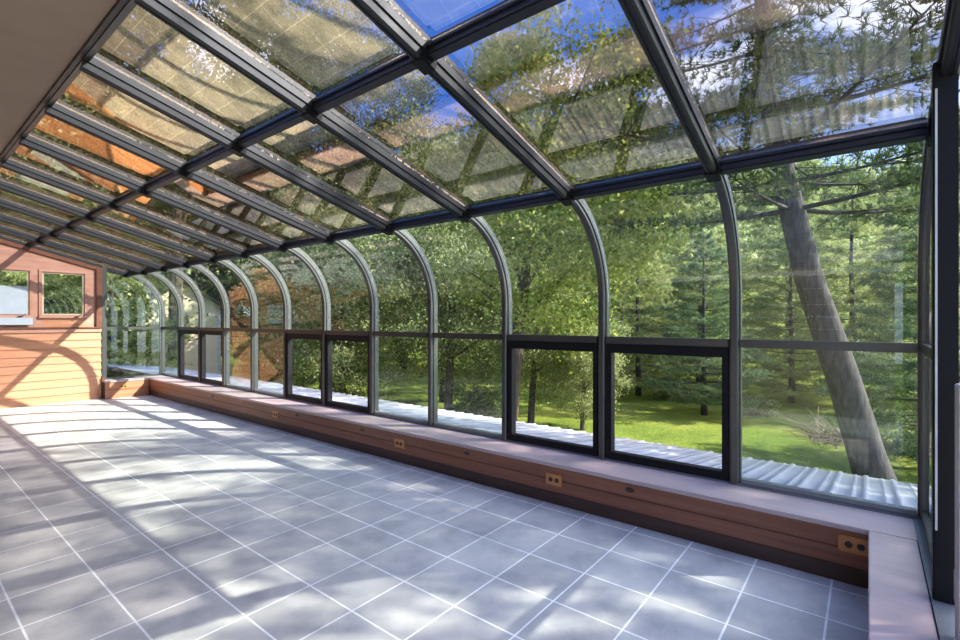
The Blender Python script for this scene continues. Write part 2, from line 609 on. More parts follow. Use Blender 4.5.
def slope_box(bm, a, b, y0, y1, n0, n1, bev=0.0):
    c = (a + b) / 2 + sn * ((n0 + n1) / 2)
    L = (b - a).length
    box_m(bm, (L, y1 - y0, n1 - n0), Matrix.Translation(Vector((c.x, (y0 + y1) / 2, c.z))) @ ROT, bev)

for i in range(12):
    ya, yb = RY(i - 1), RY(i)
    a, b = ya + 0.0375, yb - 0.0375
    w = empty('window_%d' % (i + 1), (W, (ya + yb) / 2, CURB_Z))
    kindword = 'an opening lower sash' if PAT[i] == 'sash' else 'a fixed lower pane'
    if i == 0:
        lab = 'glazed bay at the near right corner, leaning pine trunk behind it'
    elif i == 11:
        lab = 'last curved glazed bay at the far corner, with a fixed lower pane'
    else:
        lab = '%s curved glazed bay from the near right corner, with %s' % (ORD[i], kindword)
    tag(w, lab, 'window', 'curved glazed bays', 'structure')
    # roof panes
    for p, q in ((P_T + sl * 0.035, P_M - sl * 0.032), (P_M + sl * 0.032, P_E - sl * 0.035)):
        bm = bmesh.new()
        slope_box(bm, p, q, a, b, .012, .026)
        pobj('roof_pane', bm, M['roof_glass'], w)
    # purlins
    for P, nm, hw_ in ((P_M, 'roof_bar', .028), (P_E, 'eave_bar', .030)):
        bm = bmesh.new()
        slope_box(bm, P - sl * hw_, P + sl * hw_, a + .001, b - .001, -.052, .05, 0.006)
        slope_box(bm, P - sl * (hw_ + .010), P + sl * (hw_ + .010), a + .001, b - .001, -.012, .009, 0.003)
        pobj(nm, bm, M['rafter'], w)
    # curved pane
    sect = [(.012, a), (.026, a), (.026, b), (.012, b)]
    fr = curve_frames(0, RAIL_Z + 0.032)
    fr = fr[1:]
    bm = bmesh.new()
    sweep(bm, fr, sect)
    pobj('curved_pane', bm, M['glass'], w, False)
    # mid rail
    bm = bmesh.new()
    box(bm, W - .045, W + .05, a + .001, b - .001, RAIL_Z - .028, RAIL_Z + .028, 0.005)
    pobj('mid_rail', bm, M['alu'], w)
    z0, z1 = CURB_Z + .014, RAIL_Z - .030
    if PAT[i] == 'fixed':
        bm = bmesh.new()
        box(bm, W - .02, W + .045, a + .001, b - .001, z0, z0 + .03, 0.003)
        pobj('bottom_rail', bm, M['sill_alu'], w)
        pbx('lower_pane', W + .010, W + .024, a + .002, b - .002, z0 + .031, z1, M['glass'], w)
    else:
        bm = bmesh.new()
        fx0, fx1 = W - .030, W + .045
        box(bm, fx0, fx1, a + .002, b - .002, z1 - .075, z1, 0.004)
        box(bm, fx0, fx1, a + .002, b - .002, z0, z0 + .060, 0.004)
        box(bm, fx0, fx1, a + .002, a + .045, z0 + .058, z1 - .073, 0.003)
        box(bm, fx0, fx1, b - .045, b - .002, z0 + .058, z1 - .073, 0.003)
        s = pobj('sash', bm, M['black'], w)
        bm = bmesh.new()
        box(bm, W + .008, W + .022, a + .046, b - .046, z0 + .061, z1 - .076)
        pane = obj('pane', bm, M['glass'])
        pane.parent = s
        pane.matrix_parent_inverse = Matrix.Translation(w.location).inverted()

# glazed far corner (quarter curve above a square pane)
EGY = 11.64
w = empty('window_13', (3.3, EGY, CURB_Z))
tag(w, 'glazed far end with quarter-round upper pane next to wood wall', 'window', kind='structure')
def end_pane_poly(x0):
    pts = []
    for f_ in curve_frames(0, RAIL_Z + 0.03, 14):
        p = f_[0] - f_[1] * 0.045
        pts.append((p.x, p.z))
    tpl = P_E - sn * 0.05
    t0 = (tpl.x - x0) / sl.x
    pts.insert(0, (x0, tpl.z - sl.z * t0))
    pts.append((x0, RAIL_Z + 0.03))
    return pts
bm = bmesh.new()
poly = end_pane_poly(2.84)
va = [bm.verts.new((x, EGY, z)) for x, z in poly]
vb = [bm.verts.new((x, EGY + .012, z)) for x, z in poly]
bm.faces.new(va); bm.faces.new(list(reversed(vb)))
for q in range(len(va)):
    r_ = (q + 1) % len(va)
    bm.faces.new((va[q], va[r_], vb[r_], vb[q]))
pobj('quarter_round_pane', bm, M['glass'], w)
pbx('lower_pane', 2.84, W - .05, EGY, EGY + .012, CURB_Z + .03, RAIL_Z - .03, M['glass'], w)
pbx('mid_rail', 2.84, W - .05, EGY - .03, EGY + .04, RAIL_Z - .028, RAIL_Z + .028, M['alu'], w, 0.004)
pbx('bottom_rail', 2.84, W - .05, EGY - .03, EGY + .04, CURB_Z + .001, CURB_Z + .028, M['alu'], w, 0.004)
pbx('side_post', 2.775, 2.838, EGY - .045, EGY + .045, CURB_Z + .001, 2.55, M['alu'], w, 0.004)

# glazed near end, seen edge-on at the right border
w = empty('window_14', (3.3, -0.26, CURB_Z))
tag(w, 'narrow glazed near end seen edge-on beside the black post', 'window', kind='structure')
bm = bmesh.new()
poly = end_pane_poly(2.80)
va = [bm.verts.new((x, -0.262, z)) for x, z in poly]
vb = [bm.verts.new((x, -0.250, z)) for x, z in poly]
bm.faces.new(list(reversed(va))); bm.faces.new(vb)
for q in range(len(va)):
    r_ = (q + 1) % len(va)
    bm.faces.new((va[q], va[r_], vb[r_], vb[q]))
pobj('upper_pane', bm, M['glass'], w)
pbx('lower_pane', 2.80, W - .05, -0.262, -0.250, CURB_Z + .06, RAIL_Z - .03, M['glass'], w)
pbx('mid_rail', 2.80, W - .05, -.285, -.235, RAIL_Z - .028, RAIL_Z + .028, M['alu'], w, 0.004)
pbx('bottom_rail', 2.80, W - .05, -.285, -.235, CURB_Z + .007, CURB_Z + .059, M['alu'], w, 0.004)

jp = empty('trim_15', (2.77, -0.25, CURB_Z))
tag(jp, 'wide black post standing on the near end wall at right border', 'post', kind='structure')
pbx('jamb', 2.735, 2.798, -.285, -.208, CURB_Z + .007, 2.565, M['black'], jp, 0.004)
pbx('pale_edge_strip', 2.724, 2.7345, -.221, -.214, CURB_Z + .3, 2.45, M['pale_grey'], jp)  # slim pale strip up the front corner of the post
dp = empty('door_1', (2.45, -0.3, CURB_Z))
tag(dp, 'pale mauve door edge past the black post at right border', 'door', kind='structure')
pbx('stile', 2.36, 2.47, -.300, -.246, CURB_Z + .008, 1.27, M['pale'], dp, 0.004)
pbx('strike_plate', 2.50, 2.56, -.262, -.252, 0.44, 0.56, M['sill_alu'], dp, 0.003)
bm = bmesh.new()
tube(bm, [(2.26, -0.215, CURB_Z + .028), (2.34, -0.225, CURB_Z + .030), (2.40, -0.250, CURB_Z + .032)], [.009, .009, .008], 8)
pobj('latch', bm, M['pale_grey'], dp)

# ------------------------------------------------------------------ far wood wall
fw = empty('wall_far', (1.2, END_Y, 0))
tag(fw, 'far end wall of orange cedar clapboards with a trim band', 'wall', kind='structure')
BX0, BX1 = -1.75, 2.72
LEDGE0, LEDGE1 = 1.27, 1.37
# clapboards
bm = bmesh.new()
nb = 9
for q in range(nb):
    z0 = q * LEDGE0 / nb
    z1 = (q + 1) * LEDGE0 / nb
    pts = [(END_Y - .022, z0), (END_Y - .006, z1), (END_Y + .05, z1), (END_Y + .05, z0)]
    va = [bm.verts.new((BX0, yy, zz)) for yy, zz in pts]
    vb = [bm.verts.new((BX1, yy, zz)) for yy, zz in pts]
    bm.faces.new(va); bm.faces.new(list(reversed(vb)))
    for s in range(4):
        t_ = (s + 1) % 4
        bm.faces.new((va[s], va[t_], vb[t_], vb[s]))
pobj('clapboards', bm, M['siding'], fw)
pobj('band_board', board(BX0, BX1, END_Y - .035, END_Y + .05, LEDGE0 + .002, LEDGE1 - .03), M['pinkwood'], fw)
pobj('band_cap', board(BX0, BX1, END_Y - .06, END_Y + .05, LEDGE1 - .028, LEDGE1), M['trimwood'], fw)
# upper panel: strips round the two windows, sloped top
def roof_z(x, off):
    p = P_T - sn * off
    return p.z + (x - p.x) * sl.z / sl.x
def wall_prism(x0, x1, z0, zt):
    bm = bmesh.new()
    pts = [(x0, z0), (x1, z0), (x1, zt(x1)), (x0, zt(x0))]
    va = [bm.verts.new((x, END_Y, z)) for x, z in pts]
    vb = [bm.verts.new((x, END_Y + .06, z)) for x, z in pts]
    bm.faces.new(va); bm.faces.new(list(reversed(vb)))
    for s in range(4):
        t_ = (s + 1) % 4
        bm.faces.new((va[s], va[t_], vb[t_], vb[s]))
    return bm
top_z = lambda x: min(3.1, roof_z(x, 0.085))
WZ0, WZ1 = 1.585, 2.36
WIN = [(0.95, 1.70), (1.865, 2.465)]
pobj('panel', wall_prism(WIN[1][1] + .0, BX1, LEDGE1, top_z), M['pinkwood'], fw)
pobj('panel', wall_prism(WIN[0][1], WIN[1][0], LEDGE1, top_z), M['pinkwood'], fw)
pobj('panel', wall_prism(BX0, WIN[0][0], LEDGE1, top_z), M['pinkwood'], fw)
for x0, x1 in WIN:
    pobj('panel', wall_prism(x0, x1, LEDGE1, lambda x: WZ0), M['siding'], fw)
    pobj('panel', wall_prism(x0, x1, WZ1, top_z), M['pinkwood'], fw)
# trims: corner board, sloped board under the roof
pobj('corner_board', board(2.635, 2.723, END_Y - .045, END_Y - .001, LEDGE1 + .001, 2.50), M['trimwood'], fw)
bm = bmesh.new()
pa = P_T - sn * 0.115
slope_pts = []
aa = Vector((pa.x, 0, pa.z)); bb = aa + sl * ((2.725 - pa.x) / sl.x)
c = (aa + bb) / 2
box_m(bm, ((bb - aa).length, .03, .07), Matrix.Translation(Vector((c.x, END_Y - .016, c.z))) @ ROT, 0.004)
pobj('sloped_board', bm, M['trimwood'], fw)
pbx('corner_flashing', 2.725, 2.773, END_Y - .03, END_Y + .06, 0.0, 2.53, M['alu'], fw, 0.003)
# small dark clip at the foot of the corner
pbx('corner_clip', 2.715, 2.76, END_Y - .06, END_Y - .031, .30, .40, M['trimwood'], fw, 0.004)

for q, (x0, x1) in enumerate(WIN):
    w = empty('window_%d' % (15 + q), ((x0 + x1) / 2, END_Y, WZ0))
    tag(w, ['small cedar-framed window with grey frosted panel at left border',
            'small cream-edged window in far wood wall next to glazed corner'][q], 'window', kind='structure')
    bm = bmesh.new()
    e = .045
    y0, y1 = END_Y - .02, END_Y + .03
    box(bm, x0 - e, x1 + e, y0, y0 + .019, WZ1, WZ1 + e, .003)
    box(bm, x0 - e, x1 + e, y0 - .03, y0 + .019, WZ0 - .05, WZ0, .004)
    box(bm, x0 - e, x0, y0, y0 + .019, WZ0 + .001, WZ1 - .001, .003)
    box(bm, x1, x1 + e, y0, y0 + .019, WZ0 + .001, WZ1 - .001, .003)
    pobj('casing', bm, M['pinkwood'], w)
    bm = bmesh.new()
    s_ = .028
    box(bm, x0 + .002, x1 - .002, END_Y + .005, END_Y + .035, WZ1 - s_, WZ1 - .002, .003)
    box(bm, x0 + .002, x1 - .002, END_Y + .005, END_Y + .035, WZ0 + .002, WZ0 + s_, .003)
    box(bm, x0 + .002, x0 + s_, END_Y + .005, END_Y + .035, WZ0 + s_, WZ1 - s_, .003)
    box(bm, x1 - s_, x1 - .002, END_Y + .005, END_Y + .035, WZ0 + s_, WZ1 - s_, .003)
    so = pobj('sash', bm, M['cream'], w)
    pbx('pane', x0 + s_, x1 - s_, END_Y + .015, END_Y + .025, WZ0 + s_, WZ1 - s_, M['glass'], w)
    # crank handle
    bm = bmesh.new()
    cx = x1 - .13
    box(bm, cx - .03, cx + .03, y0 - .055, y0 - .031, WZ0 - .04, WZ0 - .018, .004)
    tube(bm, [(cx, y0 - .058, WZ0 - .03), (cx + .03, y0 - .07, WZ0 - .01), (cx + .075, y0 - .07, WZ0 + .02)], [.007, .006, .006], 6)
    pobj('crank_handle', bm, M['knob_dark'], w)
    if q == 0:
        pbx('frosted_panel', x0 + s_, x1 - s_, END_Y - .006, END_Y + .004, WZ0 + .012, WZ0 + .50, M['panel_sky_sill'], w)
        pbx('sky_tinted_sill', x0 - .03, x1 + .03, y0 - .09, y0 - .031, WZ0 - .17, WZ0 - .045, M['panel_sky_sill'], w, .005)  # wooden sill; its shade and blue sky reflection are painted as colour

# ------------------------------------------------------------------ outlets and vents in the low wall
def outlet(loc, rot, label):
    o = empty('electrical_outlet', loc)
    o.rotation_euler = (0, 0, rot)
    tag(o, label, 'outlet', 'copper outlets in the low wall')
    bm = bmesh.new()
    box(bm, -.075, .075, -.010, 0, -.046, .046, .004)
    obj('cover_plate', bm, M['outlet'], o)
    for sx in (-.028, .028):
        bm = bmesh.new()
        tube(bm, [(sx, -.0135, 0), (sx, -.0095, 0)], [.0185, .0185], 14)
        s = obj('socket', bm, M['knob_dark'], o)
    bm = bmesh.new()
    tube(bm, [(0, -.0125, .0), (0, -.0095, .0)], [.004, .004], 8)
    obj('screw', bm, M['outlet'], o)
    return o
XW = CURB_X - 0.001
R90 = -math.pi / 2
outlet((XW, 0.06, .232), R90, 'copper outlet at right, partly hidden behind the near sill corner')
outlet((XW, 1.99, .205), R90, 'copper outlet in the red board wall below the third glazed bay')
outlet((XW, 3.84, .205), R90, 'copper outlet below the fifth glazed bay, second beyond the near corner')
outlet((XW, 6.35, .205), R90, 'small sunlit copper outlet along the right wall, farthest on it')
outlet((3.02, 11.269, .215), 0, 'brassy outlet on the low cedar wall below the far glazed corner')

for yv, lab in ((1.36, 'dark oval vent hole in red board wall nearest the near corner'),
                (2.92, 'dark oval vent hole between the two nearest whole outlets'),
                (4.47, 'dark oval vent hole just past the fifth-bay outlet'),
                (5.82, 'dark oval vent hole just before the farthest right wall outlet'),
                (8.35, 'tiny dark oval vent hole toward the far end of board wall')):
    v = empty('oval_vent', (XW, yv, .258))
    tag(v, lab, 'vent', 'oval vents in the low wall')
    bm = bmesh.new()
    ring = [(math.cos(t) * .030, math.sin(t) * .015) for t in [2 * math.pi * q / 20 for q in range(20)]]
    va = [bm.verts.new((-.004, yy, zz)) for yy, zz in ring]
    vb = [bm.verts.new((0, yy * 1.12, zz * 1.2)) for yy, zz in ring]
    bm.faces.new(va); bm.faces.new(list(reversed(vb)))
    for s in range(20):
        t_ = (s + 1) % 20
        bm.faces.new((va[s], va[t_], vb[t_], vb[s]))
    obj('oval_cap', bm, M['knob_dark'], v)

# ------------------------------------------------------------------ metal roof outside the glazing
lr = empty('metal_roof', (5.0, 6.5, 0))
tag(lr, 'pale corrugated metal roof sloping away just outside the windows', 'roof', kind='structure')
prof = []
yy = -6.0
while yy < 19.0:
    prof += [(yy, 0), (yy + .05, .0), (yy + .062, .014), (yy + .088, .014), (yy + .10, 0), (yy + .14, 0), (yy + .147, .006), (yy + .163, .006), (yy + .17, 0)]
    yy += .205
rx0, rz0, rx1, rz1 = 3.96, .265, 6.22, -.07
va, vb = [], []
for yv, h in prof:
    va.append((rx0, yv, rz0 + h)); vb.append((rx1, yv, rz1 + h))
npts = len(prof)
lo = [(x, y, z - 0.012 - (0)) for x, y, z in va], [(x, y, z - 0.012) for x, y, z in vb]
V = va + vb + lo[0] + lo[1]
F = []
for q in range(npts - 1):
    F.append((q, npts + q, npts + q + 1, q + 1))
    F.append((2 * npts + q, 2 * npts + q + 1, 3 * npts + q + 1, 3 * npts + q))
    F.append((npts + q, 3 * npts + q, 3 * npts + q + 1, npts + q + 1))
    F.append((q, q + 1, 2 * npts + q + 1, 2 * npts + q))
o = np_obj('sheeting', V, F, M['metalroof'])
o.parent = lr; o.matrix_parent_inverse = Matrix.Translation(lr.location).inverted()
pbx('fascia', 6.08, 6.12, -6.0, 19.0, -.35, -.07, M['trimwood'], lr)
# house body under the sunroom
bm = bmesh.new()
box(bm, -1.75, 6.07, -1.8, 11.79, -3.6, -0.16)
tag(obj('wall_lower', bm, M['siding']), 'storey below the sunroom carrying floor and metal roof', 'wall', kind='structure')

# ------------------------------------------------------------------ ground
def ground_h(x, y):
    fwd = x * 0.7809 + y * 0.6247
    lat = x * 0.6247 - y * 0.7809
    d = max(0.0, fwd - 31)
    h = -3.0 + 0.012 * d * d / (1 + 0.022 * d) + 0.25 * math.sin(x * .13 + 1) * math.cos(y * .11)
    h = min(h, 60)
    h += 0.04 * d * math.sin(lat * .03 + .6)
    return h - 0.02 * 0
nx, ny = 150, 150
xs = np.concatenate([np.linspace(-60, 60, 100), np.linspace(62, 260, 50)])
ys = np.concatenate([np.linspace(-60, 60, 100), np.linspace(62, 260, 50)])
V = [(x, y, ground_h(x, y)) for x in xs for y in ys]
F = [(i * ny + j, (i + 1) * ny + j, (i + 1) * ny + j + 1, i * ny + j + 1) for i in range(nx - 1) for j in range(ny - 1)]
g = np_obj('ground', V, F, M['ground'])
g.data.polygons.foreach_set('use_smooth', [True] * len(g.data.polygons))
tag(g, 'sunlit green lawn rising to a hillside beyond the windows', 'lawn', kind='structure')

# ------------------------------------------------------------------ foliage
rng = np.random.default_rng(7)
random.seed(7)

def unit(v):
    return v / np.maximum(np.linalg.norm(v, axis=1, keepdims=True), 1e-6)

def leaf_cards(c, size, up=0.5, rs=None):
    """one small pointed leaf (a folded rhomb of four corners) per centre"""
    n = len(c)
    r = rs or rng
    nrm = unit(r.normal(size=(n, 3)) + np.array([0, 0, up]))
    u = unit(np.cross(nrm, r.normal(size=(n, 3))))
    v = np.cross(nrm, u)
    s = size * r.uniform(.65, 1.25, size=(n, 1))
    a = c - u * s * .5
    b = c + v * s * .32 + nrm * s * .08
    d = c + u * s * .5
    e = c - v * s * .32 + nrm * s * .08
    V = np.stack([a, b, d, e], axis=1).reshape(-1, 3)
    F = np.arange(4 * n).reshape(n, 4)
    return V, F

def clumps(n_clump, radii, r_clump, per, shell=.55, flat=.7, rs=None):
    r = rs or rng
    d = unit(r.normal(size=(n_clump, 3)))
    rad = r.uniform(shell, 1.0, size=(n_clump, 1)) ** .7
    cc = d * rad * np.array(radii)
    rc = r_clump * r.uniform(.6, 1.3, size=(n_clump, 1))
    pts = cc[:, None, :] + r.normal(size=(n_clump, per, 3)) * rc[:, None, :] * np.array([.55, .55, .55 * flat])
    return cc, pts.reshape(-1, 3)

def limb_tubes(bm, p0, ends, r0, seg=6):
    for e in ends:
        p0v, ev = Vector(p0), Vector(e)
        mid = p0v.lerp(ev, .5) + Vector((random.uniform(-.3, .3), random.uniform(-.3, .3), random.uniform(-.1, .4)))
        tube(bm, [p0v, mid, ev], [r0, r0 * .6, r0 * .2], seg)

def deciduous_meshes(name, h, crown_r, crown_h, n_clump, per, leaf, trunk_r, lean=0.0, rc=.8, seed=1, shell=.45, base=.25):
    r = np.random.default_rng(seed)
    random.seed(seed)
    cz = h - crown_h
    cc, pts = clumps(n_clump, (crown_r, crown_r, crown_h), rc, per, shell, .7, r)
    pts = pts + np.array([lean * h, 0, cz])
    pts = pts[pts[:, 2] > h * base * .6]
    V, F = leaf_cards(pts, leaf, .5, r)
    me_c = np_mesh('crown', V, F)
    bm = bmesh.new()
    tp = [(lean * h * t ** 1.4 + .05 * math.sin(5 * t), .05 * math.cos(4 * t), h * t * .85) for t in [0, .2, .4, .6, .8, 1]]
    tube(bm, tp, [trunk_r * 1.2, trunk_r, trunk_r * .85, trunk_r * .6, trunk_r * .35, trunk_r * .1], 10)
    idx = r.permutation(n_clump)[:14]
    for q in idx:
        e = cc[q] + np.array([lean * h, 0, cz])
        t = min(.8, max(.3, (e[2] / h) * .75))
        s = Vector((lean * h * t ** 1.4, 0, h * t * .85))
        limb_tubes(bm, s, [e], trunk_r * .35)
    me_t = bpy.data.meshes.new('trunk')
    bmesh.ops.recalc_face_normals(bm, faces=bm.faces)
    bm.to_mesh(me_t); bm.free()
    return me_t, me_c

def needle_tufts(c, axis, n_needle, length, width, r):
    """fans of thin needles round each twig tip"""
    n = len(c)
    ax = unit(axis)[:, None, :]
    d = r.normal(size=(n, n_needle, 3))
    d = d - (d * ax).sum(-1, keepdims=True) * ax
    d = d / np.maximum(np.linalg.norm(d, axis=-1, keepdims=True), 1e-6)
    dirv = ax * r.uniform(.2, 1.1, size=(n, n_needle, 1)) + d * r.uniform(.45, 1.0, size=(n, n_needle, 1))
    dirv = dirv / np.linalg.norm(dirv, axis=-1, keepdims=True)
    L = length * r.uniform(.7, 1.2, size=(n, n_needle, 1))
    side = np.cross(dirv, r.normal(size=(n, n_needle, 3)))
    side = side / np.maximum(np.linalg.norm(side, axis=-1, keepdims=True), 1e-6) * width * .5
    base = np.repeat(c[:, None, :], n_needle, 1)
    a = base - side
    b = base + side
    t = base + dirv * L
    V = np.stack([a, b, t], axis=2).reshape(-1, 3)
    F = np.arange(len(V)).reshape(-1, 3)
    return V, F

def pine_meshes(h, trunk_pts, trunk_r, z_lo, whorl, blen, tufts, needles, nlen, nwid, seed, droop=.18, skip=None, gap=0.0):
    """white pine: leaning trunk, tiers of boughs with flat sprays of tufts"""
    r = np.random.default_rng(seed)
    random.seed(seed)
    tp = [Vector(p) for p in trunk_pts]
    def at_h(z):
        for p, q in zip(tp, tp[1:]):
            if p.z <= z <= q.z:
                return p.lerp(q, (z - p.z) / max(1e-6, q.z - p.z))
        return tp[-1]
    bm = bmesh.new()
    n = len(tp)
    tube(bm, tp, [trunk_r * (1.12 if i == 0 else 1) * (1 - .85 * (p.z - tp[0].z) / (tp[-1].z - tp[0].z)) for i, p in enumerate(tp)], 14)
    C, A = [], []
    z = z_lo
    ztop = tp[-1].z
    while z < ztop - .3:
        p0 = at_h(z)
        f = (z - z_lo) / (ztop - z_lo)
        L0 = blen * (1 - f) ** .7 * (0.75 + .25 * min(1, f * 6)) + .5
        nb_ = random.randint(4, 6)
        a0 = random.uniform(0, 6.28)
        for b_ in range(nb_):
            a = a0 + b_ * 6.283 / nb_ + random.uniform(-.3, .3)
            L = L0 * random.uniform(.7, 1.15)
            dirv = Vector((math.cos(a), math.sin(a), 0))
            if skip and skip(p0 + dirv * L):
                continue
            rise = random.uniform(.02, .28) - droop * (1 - f)
            pts = []
            for s in range(5):
                t = s / 4
                pts.append(p0 + dirv * L * t + Vector((0, 0, L * (rise * t + .10 * t * t))))
            rb = max(.018, trunk_r * .20 * (1 - .6 * f) * (L / (blen + .5)))
            tube(bm, pts, [rb, rb * .8, rb * .6, rb * .38, rb * .15], 6)
            side = Vector((-dirv.y, dirv.x, 0))
            nt = int(tufts * L / blen)
            tt = r.uniform(.16 + gap, 1.03, size=nt) ** .55
            spread = r.normal(size=nt) * .25 * L * (1.12 - tt * .75)
            zz = r.normal(size=nt) * .07 + .06
            for q in range(nt):
                i0 = min(3, int(tt[q] * 4))
                base = pts[i0].lerp(pts[i0 + 1], tt[q] * 4 - i0)
                C.append(base + side * spread[q] + Vector((0, 0, zz[q] - abs(spread[q]) * .12)) + dirv * abs(spread[q]) * .35)
                A.append(dirv * .8 + side * (1.2 if spread[q] > 0 else -1.2) * min(1, abs(spread[q])) + Vector((0, 0, .45)))
            # twigs
            for q in range(0, nt, 10):
                i0 = min(3, int(tt[q] * 4))
                base = pts[i0].lerp(pts[i0 + 1], max(0, tt[q] * 4 - i0 - .3))
                tube(bm, [base, C[len(C) - nt + q]], [.012, .005], 4)
        z += whorl * random.uniform(.7, 1.25)
    V, F = needle_tufts(np.array([tuple(c) for c in C]), np.array([tuple(a) for a in A]), needles, nlen, nwid, r)
    me_c = np_mesh('needles', V, F)
    me_t = bpy.data.meshes.new('trunk')
    bmesh.ops.recalc_face_normals(bm, faces=bm.faces)
    bm.to_mesh(me_t); bm.free()
    me_t.polygons.foreach_set('use_smooth', [True] * len(me_t.polygons))
    return me_t, me_c

def place_tree(name, mt, mc, mat_t, mat_c, loc, rz, s, label, cat='tree', group=None, crown_name='crown'):
    r = empty(name, loc)
    r.rotation_euler = (0, 0, rz)
    r.scale = (s, s, s)
    tag(r, label, cat, group)
    for nm, me, mat in (('trunk', mt, mat_t), (crown_name, mc, mat_c)):
        if not me.materials:
            me.materials.append(mat)
        o = bpy.data.objects.new(nm, me)
        COL.objects.link(o)
        o.parent = r
        if o.material_slots[0].material != mat:
            o.material_slots[0].link = 'OBJECT'
            o.material_slots[0].material = mat
    return r

# the leaning white pine at the right
PX, PY = 15.63, -0.30
PZ = ground_h(PX, PY)
trunk = [(0, 0, -.15), (-.26, .33, 1.1), (-.62, .77, 2.95), (-1.16, 1.45, 5.5), (-1.58, 1.97, 8.2), (-1.8, 2.25, 10.2), (-1.9, 2.4, 13.5), (-1.95, 2.45, 18.5)]
mt, mc = pine_meshes(18, trunk, .42, 7.2, .74, 5.4, 350, 13, .20, .021, 11, droop=.16,
                     skip=lambda p: (p.y < -.9 and p.z > 11.3) or p.y < -3.4 or (p.x < -2.9 and p.z > 9.6))
place_tree('pine_tree', mt, mc, M['bark_pine'], M['needles'], (PX, PY, PZ), 0, 1.0,
           'big pine with thick leaning grey trunk behind the nearest right bay', crown_name='needles')

# bright leafy tree above the middle bays
mt, mc = deciduous_meshes('a', 14.5, 3.6, 5.6, 170, 330, .14, .20, 0.10, .72, 21, .35, .2)
place_tree('leafy_tree', mt, mc, M['bark'], M['leaf_bright'], (12.3, 8.75, ground_h(12.3, 8.75)), -.93, 1.0,
           'bright sunlit leafy tree rising above the middle glass roof panes')

# tree off to the right whose crown dapples the near floor
mt, mc = deciduous_meshes('b', 15.0, 3.3, 3.7, 40, 190, .17, .22, 0.0, .72, 33, .2, .3)
place_tree('leafy_tree', mt, mc, M['bark'], M['leaf'], (8.9, -8.4, -3.0), 1.0, 1.0,
           'tree outside right of the frame dappling the near floor with shade')
place_tree('leafy_tree', mt, mc, M['bark'], M['leaf'], (13.4, -11.2, -3.0), 2.6, 1.15,
           'tree farther outside right of the frame shading the near metal roof')

# middle distance trees
dv = [deciduous_meshes('d%d' % q, 11.0, 3.7, 5.0, 190, 300, .125, .17, (.10, 0, -.04)[q], .70, 50 + q, .3, .12) for q in range(3)]
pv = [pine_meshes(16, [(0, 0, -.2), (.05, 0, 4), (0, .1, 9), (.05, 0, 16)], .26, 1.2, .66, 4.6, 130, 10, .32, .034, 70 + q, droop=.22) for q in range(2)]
MID = [
    # kind, variant, x, y, scale, label
    ('d', 0, 17.8, 11.4, .80, 'young tree with dark leaning trunk seen through the third bay'),
    ('d', 1, 18.3, 9.2, .52, 'thin small tree on the lawn seen through the third bay'),
    ('p', 0, 36.2, 9.2, 1.0, 'tall pine at the lawn edge left of the leaning trunk'),
    ('p', 1, 29.0, 10.9, .68, 'dark low-boughed pine behind the second bay from right'),
    ('p', 1, 46.0, 5.0, 1.15, 'pine on the slope right behind the leaning trunk'),
    ('p', 0, 36.0, -3.4, 1.0, 'pine on the slope at the far right pane edge'),
    ('p', 1, 43.2, 18.0, 1.15, 'distant pine behind the lawn in the second bay'),
    ('p', 0, 32.5, 3.4, .66, 'short bushy pine just left of the leaning trunk base'),
    ('p', 1, 30.5, -2.0, .60, 'short bushy pine right of the leaning trunk'),
    ('p', 0, 40.0, .8, .90, 'middling pine hidden partly by the leaning trunk'),
    ('q', 1, 20.6, -1.7, .60, 'dark pine with drooping boughs close to the right pane edge'),
    ('q', 0, 25.5, 6.3, .56, 'dark bushy pine on the lawn behind the post left of the leaning trunk'),
    ('d', 2, 31.0, 17.5, 1.1, 'leafy tree behind the thin small tree on the lawn'),
    ('d', 1, 19.5, 18.0, 1.5, 'leafy tree filling the fourth bay from the near corner'),
    ('d', 0, 16.0, 14.6, 1.0, 'leafy tree filling the fifth bay from the near corner'),
    ('d', 2, 17.0, 25.0, 1.3, 'tall leafy tree filling the sixth bay from the near corner'),
    ('d', 1, 12.4, 17.4, 1.0, 'leafy tree filling the seventh bay from the near corner'),
    ('a', 2, 13.6, 25.5, .45, 'orange-tinged autumn tree seen through the eighth bay'),
    ('t', 0, 8.2, 23.6, 1.0, 'tall dark high-crowned tree over the far end of the glass roof'),
    ('t', 0, 16.5, 24.8, 1.0, 'tall dark high-crowned tree over the middle of the glass roof'),
    ('e', 0, 14.0, 36.0, 1.9, 'dark leafy tree rising behind the cream outbuilding'),
    ('e', 2, 11.2, 34.0, 1.7, 'leafy tree behind the farthest bays of the long side'),
    ('p', 0, 4.6, 18.2, .50, 'blue-green pine beyond the glazed far corner, right part'),
    ('p', 1, 3.3, 19.2, .56, 'blue-green pine beyond the glazed far corner, left part'),
    ('d', 1, 4.6, 27.0, 1.6, 'leafy tree seen through the far wall window beside the corner'),
    ('d', 0, 1.6, 24.4, 1.4, 'leafy tree seen through the far wall window at left border'),
    ('e', 2, -2.5, 30.0, 1.7, 'leafy tree behind the far wall, nearest the left border'),
    ('p', 0, 25.5, 28.0, 1.1, 'tall pine behind the leafy trees of the middle bays'),
    ('p', 1, 32.0, 33.0, 1.2, 'tallest pine far behind the leafy trees of the middle bays'),
    ('a', 1, 40.0, 13.5, .62, 'small golden tree at the foot of the slope, second bay'),
]
tall = deciduous_meshes('t', 23.0, 6.6, 6.6, 260, 330, .16, .3, 0.0, .95, 77, .3, .45)
mat_of = {'d': ('leaf', 'bark'), 'a': ('leaf_autumn', 'bark'), 'p': ('needles_far', 'bark_pine'), 'e': ('leaf_dark', 'bark'), 't': ('leaf_dark', 'bark'), 'q': ('needles_teal', 'bark_pine')}
